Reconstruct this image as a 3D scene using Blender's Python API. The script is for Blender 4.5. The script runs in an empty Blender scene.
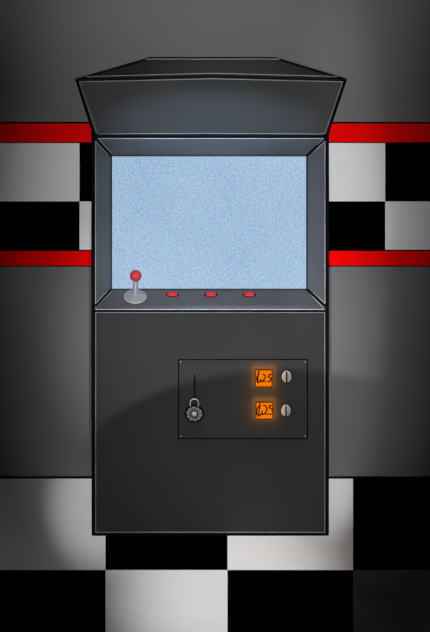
import bpy, bmesh, math
from mathutils import Vector, Matrix

S = 264.0                       # photograph pixels per metre at the true scale of the room
TH = math.radians(22)
SN, CS = math.sin(TH), math.cos(TH)
D = 57.5 / S / SN               # depth of the cabinet front from the wall
F = -D                          # y of the front of the cabinet
R = 0.12                        # recess of the screen
VIEW = Vector((0, CS, -SN))
scene = bpy.context.scene
COL = scene.collection

def P(px, py, y=F, lift=0.0):
    """world point at depth y that the camera sees at the given image pixel; lift moves it off its surface toward the camera"""
    z = ((478 - py) / S - y * SN) / CS
    return Vector(((px - 215) / S, y, z)) - VIEW * lift

def G(px, py):                  # point on the floor
    return Vector(((px - 215) / S, (478 - py) / S / SN, 0))

# ------------------------------------------------------------ materials
def mat(name, col, rough=0.6, metal=0.0, var=0.08, scale=6.0, emit=None, estr=0.0, spec=0.3, bump=0.0):
    m = bpy.data.materials.new(name); m.use_nodes = True
    nt = m.node_tree; N = nt.nodes; L = nt.links
    b = N['Principled BSDF']
    b.inputs['Roughness'].default_value = rough
    b.inputs['Metallic'].default_value = metal
    b.inputs['Specular IOR Level'].default_value = spec
    tc = N.new('ShaderNodeTexCoord'); nz = N.new('ShaderNodeTexNoise')
    nz.inputs['Scale'].default_value = scale; nz.inputs['Detail'].default_value = 3
    L.new(tc.outputs['Object'], nz.inputs['Vector'])
    rp = N.new('ShaderNodeValToRGB')
    rp.color_ramp.elements[0].position = 0.3; rp.color_ramp.elements[1].position = 0.7
    rp.color_ramp.elements[0].color = [max(0, c * (1 - var)) for c in col] + [1]
    rp.color_ramp.elements[1].color = [min(1, c * (1 + var)) for c in col] + [1]
    L.new(nz.outputs['Fac'], rp.inputs['Fac']); L.new(rp.outputs['Color'], b.inputs['Base Color'])
    if emit:
        b.inputs['Emission Color'].default_value = list(emit) + [1]
        b.inputs['Emission Strength'].default_value = estr
    if bump:
        bp = N.new('ShaderNodeBump'); bp.inputs['Strength'].default_value = bump
        n2 = N.new('ShaderNodeTexNoise'); n2.inputs['Scale'].default_value = 60
        L.new(tc.outputs['Object'], n2.inputs['Vector'])
        L.new(n2.outputs['Fac'], bp.inputs['Height']); L.new(bp.outputs['Normal'], b.inputs['Normal'])
    return m

M = {}
M['wall'] = mat('grey_wall_paint', (.155, .155, .155), .9, var=.08, scale=1.6, spec=.1)
M['white'] = mat('white_tile', (.80, .80, .80), .55, var=.04, scale=2.5, spec=.1)
M['white_shaded'] = mat('shaded_white_tile', (.05, .05, .05), .7, var=.25, scale=4, spec=.1)  # white tile with the shade on it put into its colour
M['black'] = mat('black_tile', (.0004, .0004, .0004), .6, var=.3, spec=.0)
M['red'] = mat('red_paint', (.92, .0, .0), .6, var=.06, scale=3, spec=.05)
M['line'] = mat('black_line', (.002, .002, .002), .8, spec=.05)
M['edge'] = mat('black_edging', (.0025, .003, .0045), .6, spec=.06)
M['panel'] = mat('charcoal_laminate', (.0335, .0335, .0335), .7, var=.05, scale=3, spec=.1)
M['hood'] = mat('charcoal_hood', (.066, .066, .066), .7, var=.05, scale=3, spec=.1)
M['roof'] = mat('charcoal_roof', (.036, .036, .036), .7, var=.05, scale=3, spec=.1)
M['bezel'] = mat('slate_bezel', (.14, .15, .163), .6, var=.12, scale=5, spec=.25)
M['seam'] = mat('navy_seam', (.022, .032, .045), .6, spec=.1)
M['ledge'] = mat('darkened_slate_ledge', (.085, .09, .098), .6, var=.12, scale=5, spec=.2)  # bezel slate, darkened in colour to offset the light its slope catches
M['pin'] = mat('pale_silver', (.46, .48, .51), .6, spec=.2)  # pale colour for painted edge highlights and the joystick ring
M['pindim'] = mat('dim_grey', (.28, .28, .29), .6, spec=.2)  # dimmer colour for painted edge highlights and the screws
M['steel'] = mat('brushed_steel', (.42, .43, .44), .45, metal=.25, var=.25, scale=40)
M['stick'] = mat('grey_joystick_metal', (.27, .29, .31), .5, metal=.1, var=.1, scale=30)
M['stickrim'] = mat('grey_outline', (.10, .115, .13), .6)
M['ball'] = mat('red_plastic_ball', (.55, .035, .05), .55, var=.05, spec=.3)
M['button'] = mat('red_plastic_button', (.60, .02, .035), .5, var=.05, spec=.2, emit=(.8, .03, .05), estr=.12)  # faint emission added to the red; the button is no lamp
M['dial'] = mat('padlock_grey', (.16, .16, .165), .55, var=.15, scale=60)
M['tick'] = mat('padlock_tick', (.45, .45, .45), .5)
M['amber'] = mat('amber_light', (.004, .001, .0), .6, var=.1, scale=70, emit=(1.0, .195, .0), estr=.93, spec=.0)
M['amberdark'] = mat('amber_frame', (.002, .001, .0), .6, emit=(.30, .07, .0), estr=.25, spec=.0)
M['amberside'] = mat('amber_side', (.004, .001, .0), .6, emit=(.30, .07, .0), estr=.5, spec=.0)
M['ink'] = mat('black_ink', (.003, .002, .001), .8, spec=.0)

# television static
m = bpy.data.materials.new('television_static'); m.use_nodes = True
nt = m.node_tree; N = nt.nodes; L = nt.links; b = N['Principled BSDF']
b.inputs['Base Color'].default_value = (.03, .035, .04, 1); b.inputs['Roughness'].default_value = .5
b.inputs['Specular IOR Level'].default_value = .1
tc = N.new('ShaderNodeTexCoord'); n1 = N.new('ShaderNodeTexNoise')
n1.inputs['Scale'].default_value = 150; n1.inputs['Detail'].default_value = 1.5; n1.inputs['Roughness'].default_value = .7
L.new(tc.outputs['Object'], n1.inputs['Vector'])
sub = N.new('ShaderNodeVectorMath'); sub.operation = 'SUBTRACT'; sub.inputs[1].default_value = (.5, .5, .5)
L.new(n1.outputs['Color'], sub.inputs[0])
mul = N.new('ShaderNodeVectorMath'); mul.operation = 'MULTIPLY'; mul.inputs[1].default_value = (1.05, .70, .70)
L.new(sub.outputs[0], mul.inputs[0])
n2 = N.new('ShaderNodeTexNoise'); n2.inputs['Scale'].default_value = 2.2
L.new(tc.outputs['Object'], n2.inputs['Vector'])
mr = N.new('ShaderNodeMapRange'); mr.inputs['From Min'].default_value = .3; mr.inputs['From Max'].default_value = .7
mr.inputs['To Min'].default_value = -.03; mr.inputs['To Max'].default_value = .03
L.new(n2.outputs['Fac'], mr.inputs['Value'])
add = N.new('ShaderNodeVectorMath'); add.operation = 'ADD'; add.inputs[1].default_value = (.335, .49, .68)
L.new(mul.outputs[0], add.inputs[0])
add2 = N.new('ShaderNodeVectorMath'); add2.operation = 'ADD'
L.new(add.outputs[0], add2.inputs[0]); L.new(mr.outputs['Result'], add2.inputs[1])
L.new(add2.outputs[0], b.inputs['Emission Color']); b.inputs['Emission Strength'].default_value = 1.0
M['static'] = m

# ------------------------------------------------------------ mesh helpers
def obj(name, bm, mats, parent=None, smooth=False, kind=None):
    me = bpy.data.meshes.new(name)
    bmesh.ops.recalc_face_normals(bm, faces=bm.faces[:])
    if smooth:
        for f in bm.faces: f.smooth = True
    bm.to_mesh(me); bm.free()
    for k in (mats if isinstance(mats, (list, tuple)) else [mats]): me.materials.append(M[k])
    o = bpy.data.objects.new(name, me); COL.objects.link(o)
    if parent: o.parent = parent
    if kind: o['kind'] = kind
    return o

def quad(bm, pts, mi=0):
    f = bm.faces.new([bm.verts.new(p) for p in pts]); f.material_index = mi; return f

def hull(bm, pts, mi=0):
    vs = [bm.verts.new(p) for p in pts]
    r = bmesh.ops.convex_hull(bm, input=vs)
    for e in r['geom']:
        if isinstance(e, bmesh.types.BMFace): e.material_index = mi

def box(bm, a, b, mi=0, bev=0):
    x0, y0, z0 = a; x1, y1, z1 = b
    vs = [bm.verts.new((x, y, z)) for x in (x0, x1) for y in (y0, y1) for z in (z0, z1)]
    fs = [(0, 1, 3, 2), (4, 6, 7, 5), (0, 4, 5, 1), (2, 3, 7, 6), (0, 2, 6, 4), (1, 5, 7, 3)]
    nf = []
    for f in fs:
        q = bm.faces.new([vs[i] for i in f]); q.material_index = mi; nf.append(q)
    if bev:
        es = list({e for f in nf for e in f.edges})
        bmesh.ops.bevel(bm, geom=es, offset=bev, segments=2, affect='EDGES')

def tube(bm, pts, r, closed=False, n=8, mi=0):
    """round rod along a line of points, with ball joints"""
    pts = [Vector(p) for p in pts]
    rng = range(len(pts) if closed else len(pts) - 1)
    for i in rng:
        a, b_ = pts[i], pts[(i + 1) % len(pts)]
        d = b_ - a
        if d.length < 1e-6: continue
        q = d.to_track_quat('Z', 'Y').to_matrix().to_4x4()
        g = bmesh.ops.create_cone(bm, cap_ends=True, segments=n, radius1=r, radius2=r, depth=d.length,
                                  matrix=Matrix.Translation((a + b_) / 2) @ q)
        for v in g['verts']:
            for f in v.link_faces: f.material_index = mi
    for p in pts:
        g = bmesh.ops.create_icosphere(bm, subdivisions=1, radius=r, matrix=Matrix.Translation(p))
        for v in g['verts']:
            for f in v.link_faces: f.material_index = mi

def lathe(bm, prof, origin, axis, n=40, sx=1.0, sy=1.0, mi=0, up=Vector((0, 0, 1))):
    """prof = [(radius, height)] turned about axis"""
    axis = axis.normalized()
    ex = Vector((1, 0, 0)); ey = axis.cross(ex).normalized(); ex = ey.cross(axis).normalized()
    rings = []
    for r, h in prof:
        if r < 1e-6: rings.append([bm.verts.new(origin + axis * h)])
        else: rings.append([bm.verts.new(origin + axis * h + ex * (r * sx * math.cos(2 * math.pi * i / n)) + ey * (r * sy * math.sin(2 * math.pi * i / n))) for i in range(n)])
    for a, b_ in zip(rings, rings[1:]):
        for i in range(n):
            j = (i + 1) % n
            if len(a) == 1 and len(b_) == 1: continue
            if len(a) == 1: vs = [a[0], b_[i], b_[j]]
            elif len(b_) == 1: vs = [a[i], b_[0], a[j]]
            else: vs = [a[i], b_[i], b_[j], a[j]]
            bm.faces.new(vs).material_index = mi

X = lambda px: (px - 215) / S
zf = lambda py, y=F: P(0, py, y).z
FR = Vector((0, -1, 0))

# ------------------------------------------------------------ setting
bm = bmesh.new(); quad(bm, [(-3, 0, 0), (3, 0, 0), (3, 0, 3.2), (-3, 0, 3.2)])
obj('wall_back', bm, 'wall', kind='structure')

bm = bmesh.new()
xs = [105.5 - 124 * k for k in range(6, 0, -1)] + [105.5, 227.5, 353] + [353 + 124 * k for k in range(1, 6)]
row = 92 / S / SN
for i in range(len(xs) - 1):
    for j in range(0, 4):
        black = ((i + j) % 2 == 0)
        if xs[i] == 105.5: base = i
        y0, y1 = -row * j, -row * (j + 1)
        # the tile 105.5-227.5 of the first row is black
        k = xs.index(105.5)
        black = ((i - k + j) % 2 == 0)
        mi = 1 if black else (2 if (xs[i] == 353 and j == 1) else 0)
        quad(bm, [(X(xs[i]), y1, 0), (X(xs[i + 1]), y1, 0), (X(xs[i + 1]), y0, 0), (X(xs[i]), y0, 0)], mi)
obj('floor', bm, ['white', 'black', 'white_shaded'], kind='structure')

def wz(py): return (478 - py) / S / CS
T = 0.004
bm = bmesh.new()
cx = [79.5 - 153 * k for k in (4, 3, 2, 1)] + [79.5, 232, 385.2] + [385.2 + 153 * k for k in (1, 2, 3, 4)]
for i in range(len(cx) - 1):
    k = cx.index(79.5)
    for j, (a, b_) in enumerate(((142, 201), (201, 249.5))):
        mi = 1 if ((i - k + j) % 2 == 0) else 0
        box(bm, (X(cx[i]), -T, wz(b_)), (X(cx[i + 1]), -0.0002, wz(a)), mi)
obj('trim_3', bm, ['white', 'black'], kind='structure')
for nm, a, b_ in (('trim_1', 122, 142), ('trim_2', 249.5, 265.5)):
    bm = bmesh.new(); box(bm, (-3, -.008, wz(b_ - .5)), (3, -.0002, wz(a + .5)), 0)
    box(bm, (-3, -.009, wz(a + .7)), (3, -.0002, wz(a - .2)), 1)
    box(bm, (-3, -.009, wz(b_ + .2)), (3, -.0002, wz(b_ - .7)), 1)
    obj(nm, bm, ['red', 'line'], kind='structure')
bm = bmesh.new(); box(bm, (-3, -.006, 0.0), (3, -.0002, wz(476.3)))
obj('baseboard_back', bm, 'line', kind='structure')

# ------------------------------------------------------------ cabinet
cab = bpy.data.objects.new('arcade_cabinet', None); COL.objects.link(cab)
cab['label'] = 'tall charcoal upright arcade cabinet with flared hood and glowing static screen'
cab['category'] = 'arcade cabinet'
XL0, XL1, XR0, XR1 = X(91.6), X(95.2), X(325.2), X(328.9)
ZT = zf(135.0)
BACK = -0.03
for a, b_ in ((XL0, XL1), (XR0, XR1)):
    bm = bmesh.new(); box(bm, (a, F - .004, 0), (b_, BACK, zf(133.2)), bev=.002); obj('side_panel', bm, 'edge', cab)
bm = bmesh.new(); box(bm, (XL1, F + .0, zf(533)), (XR0, F + .02, zf(311.6))); obj('front_panel', bm, 'panel', cab)
bm = bmesh.new(); box(bm, (XL1, F - .003, 0), (XR0, F + .03, zf(533.2))); obj('kick_rail', bm, 'edge', cab)
bm = bmesh.new(); box(bm, (XL1, F - .004, zf(311.8)), (XR0, F + .02, zf(310.1))); obj('divider_rail', bm, 'edge', cab)
bm = bmesh.new(); box(bm, (XL1, F - .002, zf(138.2)), (XR0, BACK, zf(134.6))); obj('top_panel', bm, 'edge', cab)
bm = bmesh.new(); box(bm, (XL1, BACK - .015, 0), (XR0, BACK, zf(134.6))); obj('back_panel', bm, 'edge', cab)

# bezel: four sloping boards round the screen
YI = F + R
OUT = [(95.2, 138.0), (325.2, 138.0), (325.2, 310.2), (95.2, 310.2)]
INN = [(111.2, 155.6), (307.0, 155.6), (307.0, 289.4), (111.2, 289.4)]
bm = bmesh.new()
for i in (0, 1, 3):
    j = (i + 1) % 4
    quad(bm, [P(*OUT[i], F), P(*OUT[j], F), P(*INN[j], YI), P(*INN[i], YI)])
bez = obj('bezel', bm, 'bezel', cab)
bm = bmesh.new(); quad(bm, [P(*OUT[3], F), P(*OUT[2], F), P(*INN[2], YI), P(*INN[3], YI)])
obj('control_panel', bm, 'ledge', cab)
SEAM = [(95.4, 138.6), (325.0, 138.6), (325.0, 305.2), (95.4, 305.2)]
bm = bmesh.new()
for i in range(4):
    tube(bm, [P(*SEAM[i], F, .001), P(*INN[i], YI, .001)], 1.45 / S)
tube(bm, [P(*INN[i], YI, .002) for i in range(4)], .9 / S, closed=True, mi=1)
obj('bezel_seam', bm, ['edge', 'seam'], bez)
loops = [
 ([(98.4, 138.5), (323.4, 138.5)], [(308.0, 154.4), (112.6, 154.4)]),
 ([(325.0, 141.2), (325.0, 303.6)], [(308.6, 287.8), (308.6, 157.2)]),
 ([(323.8, 309.4), (96.0, 309.4)], [(95.8, 306.6), (112.2, 290.6), (307.0, 290.6), (323.0, 307.6)]),
 ([(95.6, 303.6), (95.6, 141.2)], [(109.9, 157.0), (109.9, 288.4)]),
]
bm = bmesh.new()
for o_, i_ in loops:
    if len(i_) == 4:
        pts = [P(*o_[0], F, .004), P(*o_[1], F, .004), P(*i_[0], F + .015, .004), P(*i_[1], YI, .005), P(*i_[2], YI, .005), P(*i_[3], F + .012, .004)]
    else:
        pts = [P(*q, F, .004) for q in o_] + [P(*q, YI, .005) for q in i_]
    tube(bm, pts, .42 / S, closed=True, n=6)
obj('edge_highlight', bm, 'pin', bez)  # highlights along the bezel edges, put into the shape as pale rods
# screen
bm = bmesh.new(); quad(bm, [P(110.5, 290.5, YI + .002), P(307.6, 290.5, YI + .002), P(307.6, 155, YI + .002), P(110.5, 155, YI + .002)])
obj('screen', bm, 'static', cab)

# front panel edge highlights, built as pale rods
bm = bmesh.new()
tube(bm, [P(95.7, 312.4, F, .002), P(324.8, 312.4, F, .002), P(324.8, 532.3, F, .002), P(95.7, 532.3, F, .002)], .42 / S, closed=True, n=6)
obj('edge_highlight', bm, 'pindim', cab)

# hood
HF = F - 0.12
ztop = P(0, 79.5, HF).z
def hy(py, z): return ((478 - py) / S - z * CS) / SN
rear_y = hy(58.6, ztop)
A = [P(94.2, 134.2, F - .002), P(327.2, 134.2, F - .002)]
Bp = [P(77, 80, HF), P(140, 78.2, HF), P(211, 76.2, HF), P(280, 78.0, HF), P(345.3, 80, HF)]
Cp = [Vector((X(275), rear_y, ztop)), Vector((X(150), rear_y, ztop))]
Er = [Vector((X(318), -.36, zf(134.2))), Vector((X(102), -.36, zf(134.2)))]
bm = bmesh.new()
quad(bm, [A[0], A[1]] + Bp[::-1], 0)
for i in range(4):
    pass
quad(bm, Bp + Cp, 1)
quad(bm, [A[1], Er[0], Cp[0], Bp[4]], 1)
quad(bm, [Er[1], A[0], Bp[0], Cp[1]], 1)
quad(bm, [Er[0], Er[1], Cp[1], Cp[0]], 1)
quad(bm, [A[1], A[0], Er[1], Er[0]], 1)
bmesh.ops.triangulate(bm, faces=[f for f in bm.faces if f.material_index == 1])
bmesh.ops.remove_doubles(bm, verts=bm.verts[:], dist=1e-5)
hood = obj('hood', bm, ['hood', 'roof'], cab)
bm = bmesh.new()
r = 1.45 / S
tube(bm, [A[0], Bp[0]], r); tube(bm, [A[1], Bp[4]], r); tube(bm, Bp, r)
tube(bm, [Bp[0], Cp[1], Cp[0], Bp[4]], r)
tube(bm, [P(95, 135.4, F, .004), P(326.5, 135.4, F, .004)], 1.2 / S)
obj('edging', bm, 'edge', hood)
def hp(px, py):            # a point on the hood's sloping face
    t = (134.2 - py) / (134.2 - 79.5); return P(px, py, F - .12 * t, .006)
bm = bmesh.new()
tube(bm, [hp(79.4, 81.8), hp(97, 133), hp(98.6, 133.9), hp(210, 133.4), hp(322, 134), hp(325, 133.2), hp(342.6, 81.8), hp(280, 80.4), hp(211, 78.8), hp(140, 80.5)], .4 / S, closed=True, n=6)
Cm = [Cp[1], Cp[1].lerp(Cp[0], .25), Cp[1].lerp(Cp[0], .5), Cp[1].lerp(Cp[0], .75), Cp[0]]
up = Vector((0, 0, .004))
fr = [Bp[i].lerp(Cm[i], .11) + up for i in range(5)]
tube(bm, fr + [Cp[0].lerp(Bp[4], .07) + up, Cp[1].lerp(Bp[0], .07) + up], .4 / S, closed=True, n=6)
obj('edge_highlight', bm, 'pindim', hood)  # hood edge highlights modelled as thin grey rods

# coin door
DX0, DX1, DY0, DY1 = 178.6, 307.4, 359.6, 438.4
bm = bmesh.new(); box(bm, (X(DX0), F - .003, zf(DY1)), (X(DX1), F + .001, zf(DY0)))
door = obj('coin_door', bm, 'panel', cab)
bm = bmesh.new()
tube(bm, [P(DX0, DY0, F - .003), P(DX1, DY0, F - .003), P(DX1, DY1, F - .003), P(DX0, DY1, F - .003)], .62 / S, closed=True)
obj('door_seam', bm, 'line', door)
for px, py in ((180.8, 361.8), (305.2, 361.8), (180.8, 436.2), (305.2, 436.2)):
    bm = bmesh.new()
    lathe(bm, [(.75 / S, 0), (.75 / S, .001), (.4 / S, .0016), (0, .0017)], P(px, py, F - .003), FR, n=14)
    obj('screw', bm, 'pindim', door, smooth=True)
bm = bmesh.new(); box(bm, (X(194.0), F - .0046, zf(400)), (X(195.5), F - .002, zf(374.2)), bev=.0004)
obj('lock_slot', bm, 'line', door)

# price displays with handwriting
def stroke(bm, pts, ox, oy, r, mi):
    tube(bm, [P(ox + x, oy + y, F - .0075) for x, y in pts], r / S, n=6, mi=mi)
def arc(cx_, cy_, rx, ry, a0, a1, n=12):
    return [(cx_ + rx * math.cos(math.radians(a0 + (a1 - a0) * i / n)), cy_ + ry * math.sin(math.radians(a0 + (a1 - a0) * i / n))) for i in range(n + 1)]
GLOW = .020
def display(x0, y0, x1, y1, strokes):
    bm = bmesh.new()
    a = (X(x0), F - .006, zf(y1)); b_ = (X(x1), F - .003, zf(y0))
    box(bm, a, b_, 1)
    bm.faces.ensure_lookup_table(); bm.normal_update()
    for f in bm.faces:
        f.material_index = 2 if f.calc_center_median().y > F - .005 else 1
    box(bm, (X(x0 + .9), F - .0068, zf(y1 - .9)), (X(x1 - .9), F - .0059, zf(y0 + .9)), 0)
    for s, w in strokes: stroke(bm, s, x0, y0, w, 3)
    for gx, gy in ((x0, (y0 + y1) / 2), (x1, (y0 + y1) / 2), ((x0 + x1) / 2, y0), ((x0 + x1) / 2, y1), (x0, y0), (x1, y0), (x0, y1), (x1, y1),
                   (x0, y0 * .75 + y1 * .25), (x0, y0 * .25 + y1 * .75), (x1, y0 * .75 + y1 * .25), (x1, y0 * .25 + y1 * .75),
                   (x0 * .75 + x1 * .25, y0), (x0 * .25 + x1 * .75, y0), (x0 * .75 + x1 * .25, y1), (x0 * .25 + x1 * .75, y1)):
        gl = bpy.data.lights.new('display_glow', 'POINT'); gl.energy = GLOW; gl.color = (1, .36, .03); gl.shadow_soft_size = 0
        go = bpy.data.objects.new('display_glow', gl); COL.objects.link(go)
        go.location = P(gx, gy, F - .016)
    obj('price_display', bm, ['amber', 'amberdark', 'amberside', 'ink'], door)
# coordinates inside each sign, in pixels from its upper left corner
U = 28 / 430
def c(pts, ox, oy): return [(x * U - ox, y * U - oy) for x, y in pts]
o1 = (254.7 - 250, 369.0 - 364)
d1 = [(c([(130, 112), (124, 165), (103, 190), (98, 240), (112, 278), (132, 284), (150, 262), (160, 238)], *o1), 0.65),
      (c([(130, 112), (133, 150), (118, 175), (116, 230), (120, 280)], *o1), 0.55),
      (c([(160, 238), (166, 268), (180, 272), (200, 252), (225, 215), (232, 185), (220, 165), (200, 160)], *o1), 0.65),
      (c([(180, 272), (205, 264), (235, 268)], *o1), 0.59),
      (c([(322, 160), (290, 160), (282, 205), (300, 205), (318, 222), (316, 252), (300, 268), (270, 265)], *o1), 0.68)]
o2 = (255.3 - 250, 401.3 - 396)
d2 = [(c([(150, 130), (130, 165), (106, 195), (96, 240), (104, 285), (130, 300), (160, 288), (178, 262), (180, 235)], *o2), 0.65),
      (c([(146, 112), (150, 150), (138, 200), (130, 255), (132, 315)], *o2), 0.65),
      (c([(180, 262), (190, 285), (225, 270), (250, 225), (255, 185), (238, 155), (205, 145)], *o2), 0.68),
      (c([(190, 285), (225, 274), (270, 278), (310, 284), (335, 270)], *o2), 0.55),
      (c([(338, 145), (292, 148), (288, 185), (312, 185), (336, 205), (341, 235)], *o2), 0.68)]
display(255.0, 369.0, 272.5, 386.5, d1)
display(255.6, 401.3, 273.2, 418.7, d2)

# coin slots
for px, py in ((286.7, 376.3), (286.0, 410.2)):
    bm = bmesh.new(); o_ = P(px, py, F - .003)
    lathe(bm, [(5.6 / S, 0), (5.6 / S, .0022), (4.7 / S, .0026)], o_, FR, sy=1.33 , mi=1)
    lathe(bm, [(4.8 / S, .002), (4.8 / S, .004), (4.0 / S, .0062), (2.2 / S, .0078), (0, .0083)], o_, FR, sy=1.33, mi=0)
    box(bm, (o_.x - .72 / S, o_.y - .0092, o_.z - 5.9 / S), (o_.x + .72 / S, o_.y - .002, o_.z + 5.9 / S), 1)
    obj('coin_slot', bm, ['steel', 'line'], door)

# joystick
def ledge(px, py):
    t = (310.2 - py) / (310.2 - 289.4); return P(px, py, F + R * t)
ln = (P(0, 289.4, YI) - P(0, 310.2, F)).normalized()
nrm = Vector((1, 0, 0)).cross(ln).normalized()
if nrm.z < 0: nrm = -nrm
b0 = ledge(135.2, 296.8)
bm = bmesh.new()
lathe(bm, [(10.6 / S, -.001), (11 / S, .002), (10.4 / S, .004), (8.2 / S, .006), (4.5 / S, .012), (3.2 / S, .014), (0, .014)], b0, nrm, n=48)
js = obj('joystick', bm, 'stick', cab, smooth=True)
bm = bmesh.new()
cir = lambda rr, h: [b0 + nrm * h + Vector((1, 0, 0)) * (rr / S * math.cos(t_)) + ln * (rr / S * math.sin(t_)) for t_ in [2 * math.pi * i / 40 for i in range(40)]]
tube(bm, cir(10.9, .0015), .38 / S, closed=True, n=5)
obj('base_ring', bm, 'pin', js)
tip = P(135.7, 275.7, b0.y - .006)
bm = bmesh.new()
foot = P(135.1, 296.4, b0.y - .002)
ax = (tip - foot)
lathe(bm, [(3.1 / S, 0), (2.75 / S, .01), (2.6 / S, ax.length * .8), (0, ax.length * .8)], foot, ax, n=24)
obj('shaft', bm, 'stick', js, smooth=True)
bm = bmesh.new()
bmesh.ops.create_uvsphere(bm, u_segments=32, v_segments=20, radius=5.9 / S, matrix=Matrix.Translation(tip))
obj('ball', bm, 'ball', js, smooth=True)
# buttons
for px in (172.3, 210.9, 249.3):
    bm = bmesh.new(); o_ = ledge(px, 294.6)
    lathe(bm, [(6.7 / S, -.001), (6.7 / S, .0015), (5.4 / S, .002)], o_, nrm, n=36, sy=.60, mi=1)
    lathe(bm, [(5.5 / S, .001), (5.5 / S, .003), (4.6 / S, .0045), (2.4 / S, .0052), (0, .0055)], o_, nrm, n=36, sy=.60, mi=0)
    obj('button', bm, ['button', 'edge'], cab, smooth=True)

# ------------------------------------------------------------ padlock
pl = bpy.data.objects.new('combination_padlock', None); COL.objects.link(pl)
pl['label'] = 'small round grey combination padlock hanging on the coin door'
pl['category'] = 'padlock'
pc = P(194.3, 412.9, F - .004)
pl.location = pc
def local(bm):
    bmesh.ops.translate(bm, verts=bm.verts[:], vec=-pc); return bm
bm = bmesh.new()
lathe(bm, [(8.4 / S, 0), (9.6 / S, .002), (9.6 / S, .008), (9.0 / S, .0095), (0, .0095)], pc, FR, n=48)
bd = obj('body', local(bm), 'line', pl)
bm = bmesh.new()
lathe(bm, [(7.9 / S, .009), (7.8 / S, .0105), (4.3 / S, .011), (4.1 / S, .0098)], pc, FR, n=48)
for i in range(20):
    t_ = 2 * math.pi * i / 20 + .1
    d = Vector((math.cos(t_), 0, math.sin(t_)))
    f0 = 6.7 if i % 2 else 7.1
    tube(bm, [pc + FR * .0106 + d * f0 / S, pc + FR * .0105 + d * 7.5 / S], .36 / S, n=5, mi=1 if i % 2 else 2)
obj('dial', local(bm), ['dial', 'tick', 'line'], pl)
bm = bmesh.new()
lathe(bm, [(2.7 / S, .009), (2.7 / S, .0125), (2.1 / S, .014), (0, .0145)], pc, FR, n=28)
obj('knob', local(bm), 'tick', pl, smooth=True)
sc_ = P(194.4, 402.4, F - .004) + FR * .005
arcp = [sc_ + Vector((4.1 / S * math.cos(t_), 0, 4.1 / S * math.sin(t_) / CS)) for t_ in [math.pi * i / 14 for i in range(15)]]
pts = [arcp[0] - Vector((0, 0, 5.5 / S))] + arcp + [arcp[-1] - Vector((0, 0, 5.5 / S))]
bm = bmesh.new(); tube(bm, [p + FR * .0015 for p in pts], .75 / S, n=8); tube(bm, [p - FR * .003 for p in pts], 1.35 / S, n=8, mi=1)
obj('shackle', local(bm), ['steel', 'line'], pl)

# ------------------------------------------------------------ camera
cd = bpy.data.cameras.new('camera'); cd.type = 'ORTHO'; cd.ortho_scale = 632 / S
co = bpy.data.objects.new('camera', cd); COL.objects.link(co)
ctr = Vector((0, 0, (478 - 316) / S / CS))
co.location = ctr - VIEW * 8; co.rotation_euler = (math.pi / 2 - TH, 0, 0)
cd.clip_end = 50
scene.camera = co

# ------------------------------------------------------------ light
def spot(name, target, direction, dist, rx, ry, E, blend=1.0, color=(1, 1, 1), soft=.02):
    """oval added fill light: rx, ry in metres across and along its beam; E = light reaching the target over pi"""
    l = bpy.data.lights.new(name, 'SPOT'); l.energy = E * 4 * math.pi * math.pi * dist * dist
    r_ = max(rx, ry); dist = min(dist, r_ / .0089)
    l.energy = E * 4 * math.pi * math.pi * dist * dist
    l.spot_size = 2 * math.atan(r_ / dist); l.spot_blend = blend; l.color = color; l.shadow_soft_size = soft
    o = bpy.data.objects.new(name, l); COL.objects.link(o)
    direction = Vector(direction).normalized()
    o.location = Vector(target) - direction * dist
    o.rotation_euler = direction.to_track_quat('-Z', 'Y').to_euler()
    o.scale = (rx / r_, ry / r_, 1)
    return l, o
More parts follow.
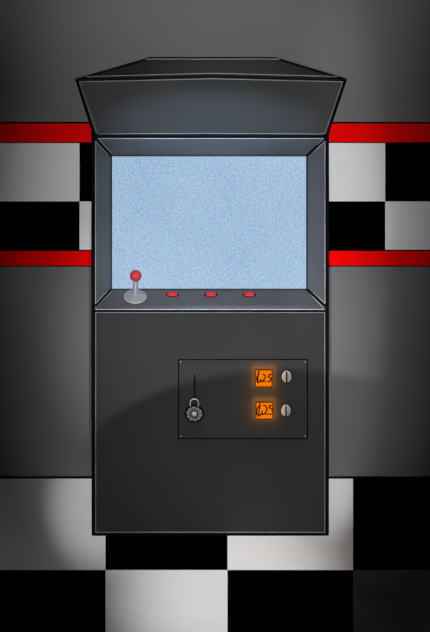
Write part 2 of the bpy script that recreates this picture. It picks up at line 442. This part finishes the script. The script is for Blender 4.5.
# added fill lamps, no such sources in the room, far in front and overhead
px = 1 / S
FAR = 250
spot('front_fill', P(222, 240, 0), VIEW, FAR, 250 * px, 560 * px, .53)
spot('upper_fill', P(215, -60, 0), VIEW, FAR, 360 * px, 190 * px, .22)
spot('side_fill', P(338, 250, 0), VIEW, FAR, 62 * px, 330 * px, .24)
DOWN = (0, .15, -1)
spot('floor_fill', G(228, 590), DOWN, FAR, 134 * px, 135 * px / SN, .62)
spot('left_floor_fill', G(101, 505), (.3, 0, -1), FAR, 80 * px / SN, 62 * px, .36)
spot('right_floor_fill', G(331, 484), (-.3, 0, -1), FAR, 66 * px / SN, 36 * px, .40)
spot('hood_glow_fill', P(212, 124, F), VIEW, FAR, 128 * px, 44 * px, 1.15, color=(.65, .85, 1.15))  # added blue lamp standing in for the screen's glow on the hood
l, o = spot('arc_fill', P(215, 340, F), VIEW, 30, 185 * px, 185 * px, .80, blend=1)
# node mask curves this added lamp's lower edge, imitating a reflection on the front panel
l.use_nodes = True
nt = l.node_tree; N = nt.nodes; L = nt.links
em = N['Emission']
tc = N.new('ShaderNodeTexCoord'); sp = N.new('ShaderNodeSeparateXYZ'); L.new(tc.outputs['Normal'], sp.inputs[0])
def math_(op, a, b_=None):
    n = N.new('ShaderNodeMath'); n.operation = op
    for i, v in enumerate((a, b_)):
        if v is None: continue
        if isinstance(v, (int, float)): n.inputs[i].default_value = v
        else: L.new(v, n.inputs[i])
    return n.outputs[0]
az = math_('ABSOLUTE', sp.outputs['Z'])
tx = math_('MULTIPLY', math_('DIVIDE', sp.outputs['X'], az), 30.0)
ty = math_('MULTIPLY', math_('DIVIDE', sp.outputs['Y'], az), 30.0)
ex, ey = (285 - 215) / S, (340 - 470) / S
dx = math_('DIVIDE', math_('SUBTRACT', tx, ex), 204.5 / S)
dz = math_('DIVIDE', math_('SUBTRACT', ty, ey), 100 / S)
rad = math_('SQRT', math_('ADD', math_('POWER', math_('ABSOLUTE', dx), 2.0), math_('POWER', math_('MAXIMUM', dz, 0.0), 2.0)))
ms = N.new('ShaderNodeMapRange'); ms.inputs['From Min'].default_value = .985; ms.inputs['From Max'].default_value = 1.015
L.new(rad, ms.inputs['Value'])
ab = N.new('ShaderNodeMapRange'); ab.inputs['From Min'].default_value = -.02; ab.inputs['From Max'].default_value = .15
L.new(dz, ab.inputs['Value'])
L.new(math_('MULTIPLY', ms.outputs['Result'], ab.outputs['Result']), em.inputs['Strength'])

w = bpy.data.worlds.new('world'); scene.world = w; w.use_nodes = True
w.node_tree.nodes['Background'].inputs['Color'].default_value = (.5, .52, .55, 1)
w.node_tree.nodes['Background'].inputs['Strength'].default_value = .13
scene.view_settings.view_transform = 'Standard'
scene.view_settings.look = 'None'
